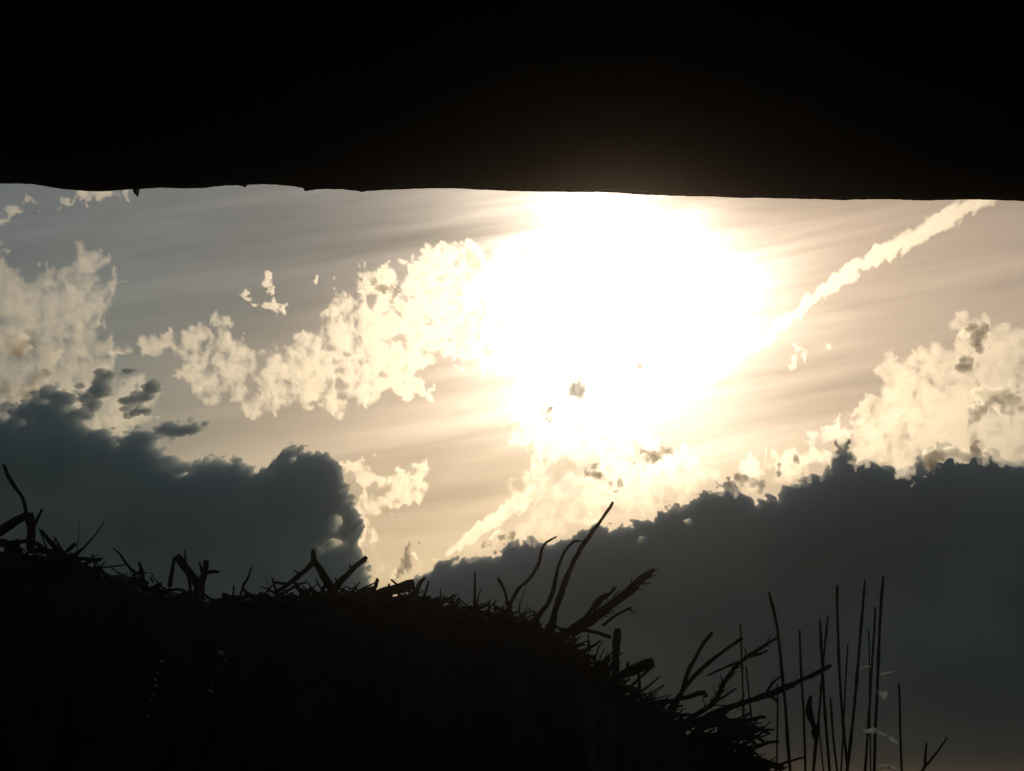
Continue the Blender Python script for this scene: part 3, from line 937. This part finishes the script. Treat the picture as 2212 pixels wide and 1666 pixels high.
B('feathery reddish bough rising to the reeds, upper of the two', [(1480, 1560), (1520, 1534), (1546, 1514), (1562, 1480), (1590, 1440), (1630, 1408), (1682, 1376)], [14, 12, 10, 9, 8, 7, 5],
  twigs=[([(1612, 1424), (1570, 1440), (1528, 1460)], 6), ([(1608, 1420), (1640, 1414), (1658, 1405)], 6), ([(1600, 1432), (1612, 1412), (1606, 1398)], 4), ([(1552, 1512), (1575, 1498), (1592, 1486)], 5)], feather=46, y=PY - 0.06)
B('long knotted bough reaching right across the reeds', [(1470, 1576), (1520, 1552), (1573, 1530), (1645, 1506), (1692, 1488), (1745, 1463), (1795, 1438)], [16, 14, 12, 12, 14, 9, 9],
  twigs=[([(1655, 1500), (1668, 1476), (1692, 1458)], 7), ([(1668, 1504), (1680, 1518)], 8), ([(1750, 1462), (1765, 1457)], 7)], y=PY - 0.1, feather=14)
B('thick dark stick low at the bottom right end of the heap', [(1540, 1618), (1590, 1636), (1640, 1644), (1694, 1660)], [16, 16, 15, 10], y=PY - 0.12, feather=10)
B('stub of bough near the bottom, under the feathery spray', [(1480, 1660), (1520, 1656), (1556, 1648)], [14, 13, 10], y=PY - 0.15)

# ------------------------------------------------------------------ reeds standing at the right


def c3(x, y):
    return (1453 + x / 2.914, 1096.3 + y / 2.914)


RG = 'thin upright reed stems right of the brush heap'


def reed(label, pts, w, y, group=RG):
    px = [c3(*p) for p in pts]                      # tip first
    (ua, va), (ub, vb) = px[-2], px[-1]
    P = [at(u, v, y) for u, v in px]
    d = (P[-1] - P[-2])
    d.normalize()
    low = P[-1]
    base = low + d * (low.z / max(0.2, -d.z))
    P = [base, low.lerp(base, 0.5)] + list(reversed(P))
    pts3 = resample(P, 0.02)
    n = len(pts3)
    s = y / PY
    nodes = [rnd.uniform(0, 5)]
    rad, acc = [], 0
    gap = rnd.uniform(0.09, 0.14)
    for i, p in enumerate(pts3):
        if i:
            acc += (p - pts3[i - 1]).length
        r = w * PX * s * 0.5 * (1.25 - 0.5 * i / n)
        ph = (acc / gap) % 1.0
        if ph < 0.16:
            r *= 1.32
        if i == n - 1:
            r *= 0.7
        rad.append(r)
    o = MB().tube(pts3, rad, 7, 0.05, rnd).build('reed_stem', M['reed'], None, base)
    return tag(o, label, 'reed', group)


reed('reed with a bent thin tip, leftmost of the tall reeds', [(605, 530), (622, 600), (640, 660), (658, 760), (670, 850), (690, 1050), (710, 1250), (722, 1450), (740, 1660)], 7.5, 4.6)
reed('faint short reed behind the crossed sticks', [(424, 730), (430, 800), (436, 1000), (445, 1250), (450, 1660)], 5, 5.6)
reed('reed just right of the bent one, passing behind the long bough', [(800, 775), (803, 900), (810, 1060), (825, 1300), (830, 1450), (836, 1660)], 6.5, 5.2)
reed('reed that crosses the tip of the long bough', [(928, 700), (935, 860), (948, 1100), (960, 1300), (974, 1480), (988, 1660)], 7.5, 4.7)
reed('reed leaning close against the one at the bough tip, slightly taller', [(978, 680), (966, 800), (950, 950), (930, 1200), (912, 1430), (888, 1660)], 6, 5.0)
reed('tall reed with a blunt tip left of the middle of the reeds', [(1036, 490), (1036, 640), (1042, 800), (1048, 1000), (1062, 1220), (1080, 1430), (1102, 1660)], 7, 4.8)
reed('tall reed leaning right, second tallest, joining its neighbour at the foot', [(1210, 458), (1196, 640), (1180, 830), (1166, 1000), (1146, 1230), (1122, 1460), (1098, 1660)], 7.5, 4.65)
reed('tallest reed of all, with pale leaf scraps hung beside it', [(1326, 428), (1314, 580), (1304, 760), (1296, 950), (1288, 1150), (1276, 1400), (1270, 1660)], 7.5, 4.55)
reed('reed hugging the left side of the tallest reed', [(1276, 625), (1270, 760), (1258, 930), (1246, 1150), (1230, 1400), (1212, 1660)], 6, 4.9)
reed('short stout reed standing furthest right of the straight reeds', [(1423, 1105), (1430, 1230), (1432, 1400), (1442, 1660)], 6.5, 4.7)
reed('faint short reed between the two tall leaning reeds', [(1104, 858), (1098, 940), (1086, 1150), (1075, 1400), (1060, 1660)], 5, 5.8)
reed('short reed beside the dangling brown leaf', [(994, 1195), (1000, 1300), (1012, 1460), (1036, 1660)], 6, 5.1)
reed('faint reed behind the knot of the long bough', [(660, 1110), (662, 1250), (658, 1450), (655, 1660)], 5, 5.7)
reed('thin reed rising through the feathery bough', [(462, 1000), (475, 1130), (492, 1300), (500, 1480), (506, 1660)], 5, 5.3)
reed('stem that carries the dangling brown leaf', [(896, 1400), (898, 1480), (892, 1560), (884, 1660)], 6, 4.72)
reed('faint slim reed between the second tallest and the tallest', [(1232, 760), (1238, 900), (1240, 1200), (1246, 1660)], 4, 5.9)
reed('faint thin reed just left of the brown leaf', [(925, 1240), (918, 1300), (930, 1480), (950, 1660)], 4, 5.4)
tag(branch('forked thin twig at the bottom right corner', [c3(1560, 1690), c3(1590, 1630), c3(1640, 1570), c3(1700, 1490), c3(1730, 1438)], [7, 7, 5, 4, 3], y=4.7,
           twigs=[([c3(1588, 1632), c3(1592, 1560), c3(1598, 1482)], 6)], name='forked_twig', cat='twig', mat=M['reed']))
ft = bpy.data.objects['forked_twig']
st = MB().tube([at(*c3(1552, 1700), 4.7), Vector((at(*c3(1540, 1700), 4.7).x, 4.7, 0.0))], [0.0032, 0.005], 7).build('stalk', M['reed'], ft)


def blade(name, px, widths, y, mat, label, cat, group=None, curl=0.6, fold=0.0):
    """a small curled leaf along a line of measured points"""
    P = resample([at(u, v, y + (i % 2) * 0.006) for i, (u, v) in enumerate(px)], 0.005)
    n = len(P)
    ws = np.interp(np.linspace(0, 1, n), np.linspace(0, 1, len(widths)), widths)
    V, F = [], []
    K = 7
    for i, p in enumerate(P):
        t = (P[min(i + 1, n - 1)] - P[max(i - 1, 0)]).normalized()
        side = t.cross(Vector((0, 1, 0)))
        if side.length < 1e-4:
            side = Vector((1, 0, 0))
        side.normalize()
        nrm = side.cross(t)
        for k in range(K):
            a = (k / (K - 1) - 0.5) * 2
            h = ws[i] * PX * 0.5
            off = side * (math.sin(a * (0.5 + curl)) / math.sin(0.5 + curl) * h) + nrm * (math.cos(a * 1.4) * h * curl) + nrm * (math.sin(i * 1.1) * h * fold)
            V.append(p + off)
    for i in range(n - 1):
        for k in range(K - 1):
            a = i * K + k
            F.append((a, a + 1, a + K + 1, a + K))
    o = mesh_obj(name, V, F, mat, None, True, P[0])
    return tag(o, label, cat, group)


lf = blade('dry_leaf', [c3(870, 1185), c3(862, 1230), c3(858, 1280), c3(872, 1330), c3(886, 1372), c3(904, 1385), c3(898, 1420), c3(906, 1470)],
           [5, 11, 15, 15, 9, 17, 16, 6], 4.7, M['leaf'], 'curled dark brown leaf dangling among the reeds', 'leaf', curl=0.8, fold=0.25)
SG = 'pale leaf scraps caught on the reeds'


def flat_scrap(px, width, y, label):
    """a torn, slightly bent leaf scrap, thin enough for the low sun to shine through"""
    P = resample([at(u, v, y) for u, v in px], 0.003)
    n, K, V, F = len(P), 5, [], []
    for i, p in enumerate(P):
        t = i / (n - 1)
        w = width * PX * (0.25 + 0.75 * math.sin(math.pi * min(1, t * 0.85 + 0.12))) * (1 + 0.2 * math.sin(i * 2.1))
        for k in range(K):
            a = k / (K - 1) - 0.5
            V.append(p + Vector((-a * w * 0.35, 0.006 * a * a + 0.004 * math.sin(t * 6), a * w)))
    for i in range(n - 1):
        for k in range(K - 1):
            a = i * K + k
            F.append((a, a + K, a + K + 1, a + 1))
    return tag(mesh_obj('leaf_scrap', V, F, M['pale'], None, True, P[0]), label, 'leaf', SG)


flat_scrap([c3(1284, 1158), c3(1304, 1170), c3(1322, 1184), c3(1338, 1178), c3(1354, 1160)], 14, 4.54, 'brightest pale leaf scrap, stuck to the tallest reed')
flat_scrap([c3(1345, 1436), c3(1372, 1452), c3(1400, 1470), c3(1420, 1474)], 12, 4.56, 'small bright leaf scrap between the tallest reed and the short stout reed')
blade('leaf_scrap', [c3(1300, 1055), c3(1330, 1046), c3(1365, 1040), c3(1402, 1028)], [4, 3, 4, 3], 4.54, M['pale'], 'faint thin pale strand reaching right from the tallest reed', 'leaf', SG, 0.5, 0.3)
blade('leaf_scrap', [c3(1196, 1400), c3(1230, 1410), c3(1262, 1402), c3(1300, 1420), c3(1350, 1440)], [4, 9, 11, 6, 4], 4.52, M['pale'], 'long dull pale shred slung across the foot of the tallest reed', 'leaf', SG, 0.6, 0.3)
blade('leaf_scrap', [c3(1285, 1645), c3(1320, 1628), c3(1360, 1632), c3(1400, 1646), c3(1420, 1664)], [4, 8, 8, 6, 3], 4.53, M['pale'], 'pale curled shred at the bottom edge below the tallest reed', 'leaf', SG, 0.7, 0.2)
blade('leaf_scrap', [c3(1180, 1015), c3(1210, 1004), c3(1245, 1002)], [2, 3, 2], 4.62, M['pale'], 'barely visible pale shred left of the tallest reed', 'leaf', SG, 0.5, 0.2)


# two pale seed stalks lost in the black face of the heap
def seed_stalk(label, px, dots, y):
    pts = [at(u, v, y) for u, v in px]
    root = MB().tube(resample(pts, 0.02), 0.0016, 6).build('seed_stalk', M['bark'], None, pts[-1])
    tag(root, label, 'seed stalk', 'pale seed stalks on the dark face of the heap')
    for (u, v, r) in dots:
        c = at(u, v, y - 0.008)
        mb = MB()
        rr = r * PX
        mb.tube([c + Vector((-0.9 * rr, 0, 0.5 * rr)), c + Vector((-.6 * rr, 0, .35 * rr)), c, c + Vector((.6 * rr, 0, -.3 * rr)), c + Vector((0.95 * rr, 0, -0.5 * rr))], [rr * .15, rr * 0.5, rr * 0.7, rr * 0.5, rr * 0.12], 8, 0.1, rnd)
        mb.build('seed_husk', M['husk'], root, c)
    return root


seed_stalk('left of the two pale seed stalks, dotted with small husks', [(352, 1425), (345, 1452), (338, 1480), (330, 1512), (318, 1570), (312, 1640)],
           [(350, 1430, 4.5), (341, 1455, 2.5), (336, 1468, 3), (337, 1481, 4), (331, 1500, 2.2), (327, 1514, 3.2), (343, 1522, 2), (319, 1547, 3)], 3.92)
seed_stalk('right of the two pale seed stalks, a bright husk on its top', [(484, 1405), (474, 1440), (462, 1470), (455, 1500), (446, 1540), (440, 1640)],
           [(478, 1411, 6), (487, 1427, 2.4), (473, 1444, 2), (460, 1480, 2.5), (456, 1494, 5)], 3.92)

# ------------------------------------------------------------------ haze box added to make the sun's glow over the roof edge
hv = [(-6100, -80, -1.0), (6100, -80, -1.0), (6100, 9100, -1.0), (-6100, 9100, -1.0)]
HTOP = zr + rise + 0.12
hv += [(x, y, HTOP) for x, y, z in hv]
hm, h = material('added_glow_haze')
vv = h.n('ShaderNodeVolumePrincipled')
vv.inputs['Color'].default_value = (1.0, 0.88, 0.78, 1)
vv.inputs['Density'].default_value = 0.0058
vv.inputs['Anisotropy'].default_value = 0.988
oo = h.n('ShaderNodeOutputMaterial')
h.put(oo.inputs['Volume'], vv.outputs[0])
hz = mesh_obj('haze', hv, [(0, 3, 2, 1), (4, 5, 6, 7), (0, 1, 5, 4), (1, 2, 6, 5), (2, 3, 7, 6), (3, 0, 4, 7)], hm, None, smooth=False)
tag(hz, 'thin haze added for the glow around the sun', None, None, 'stuff')
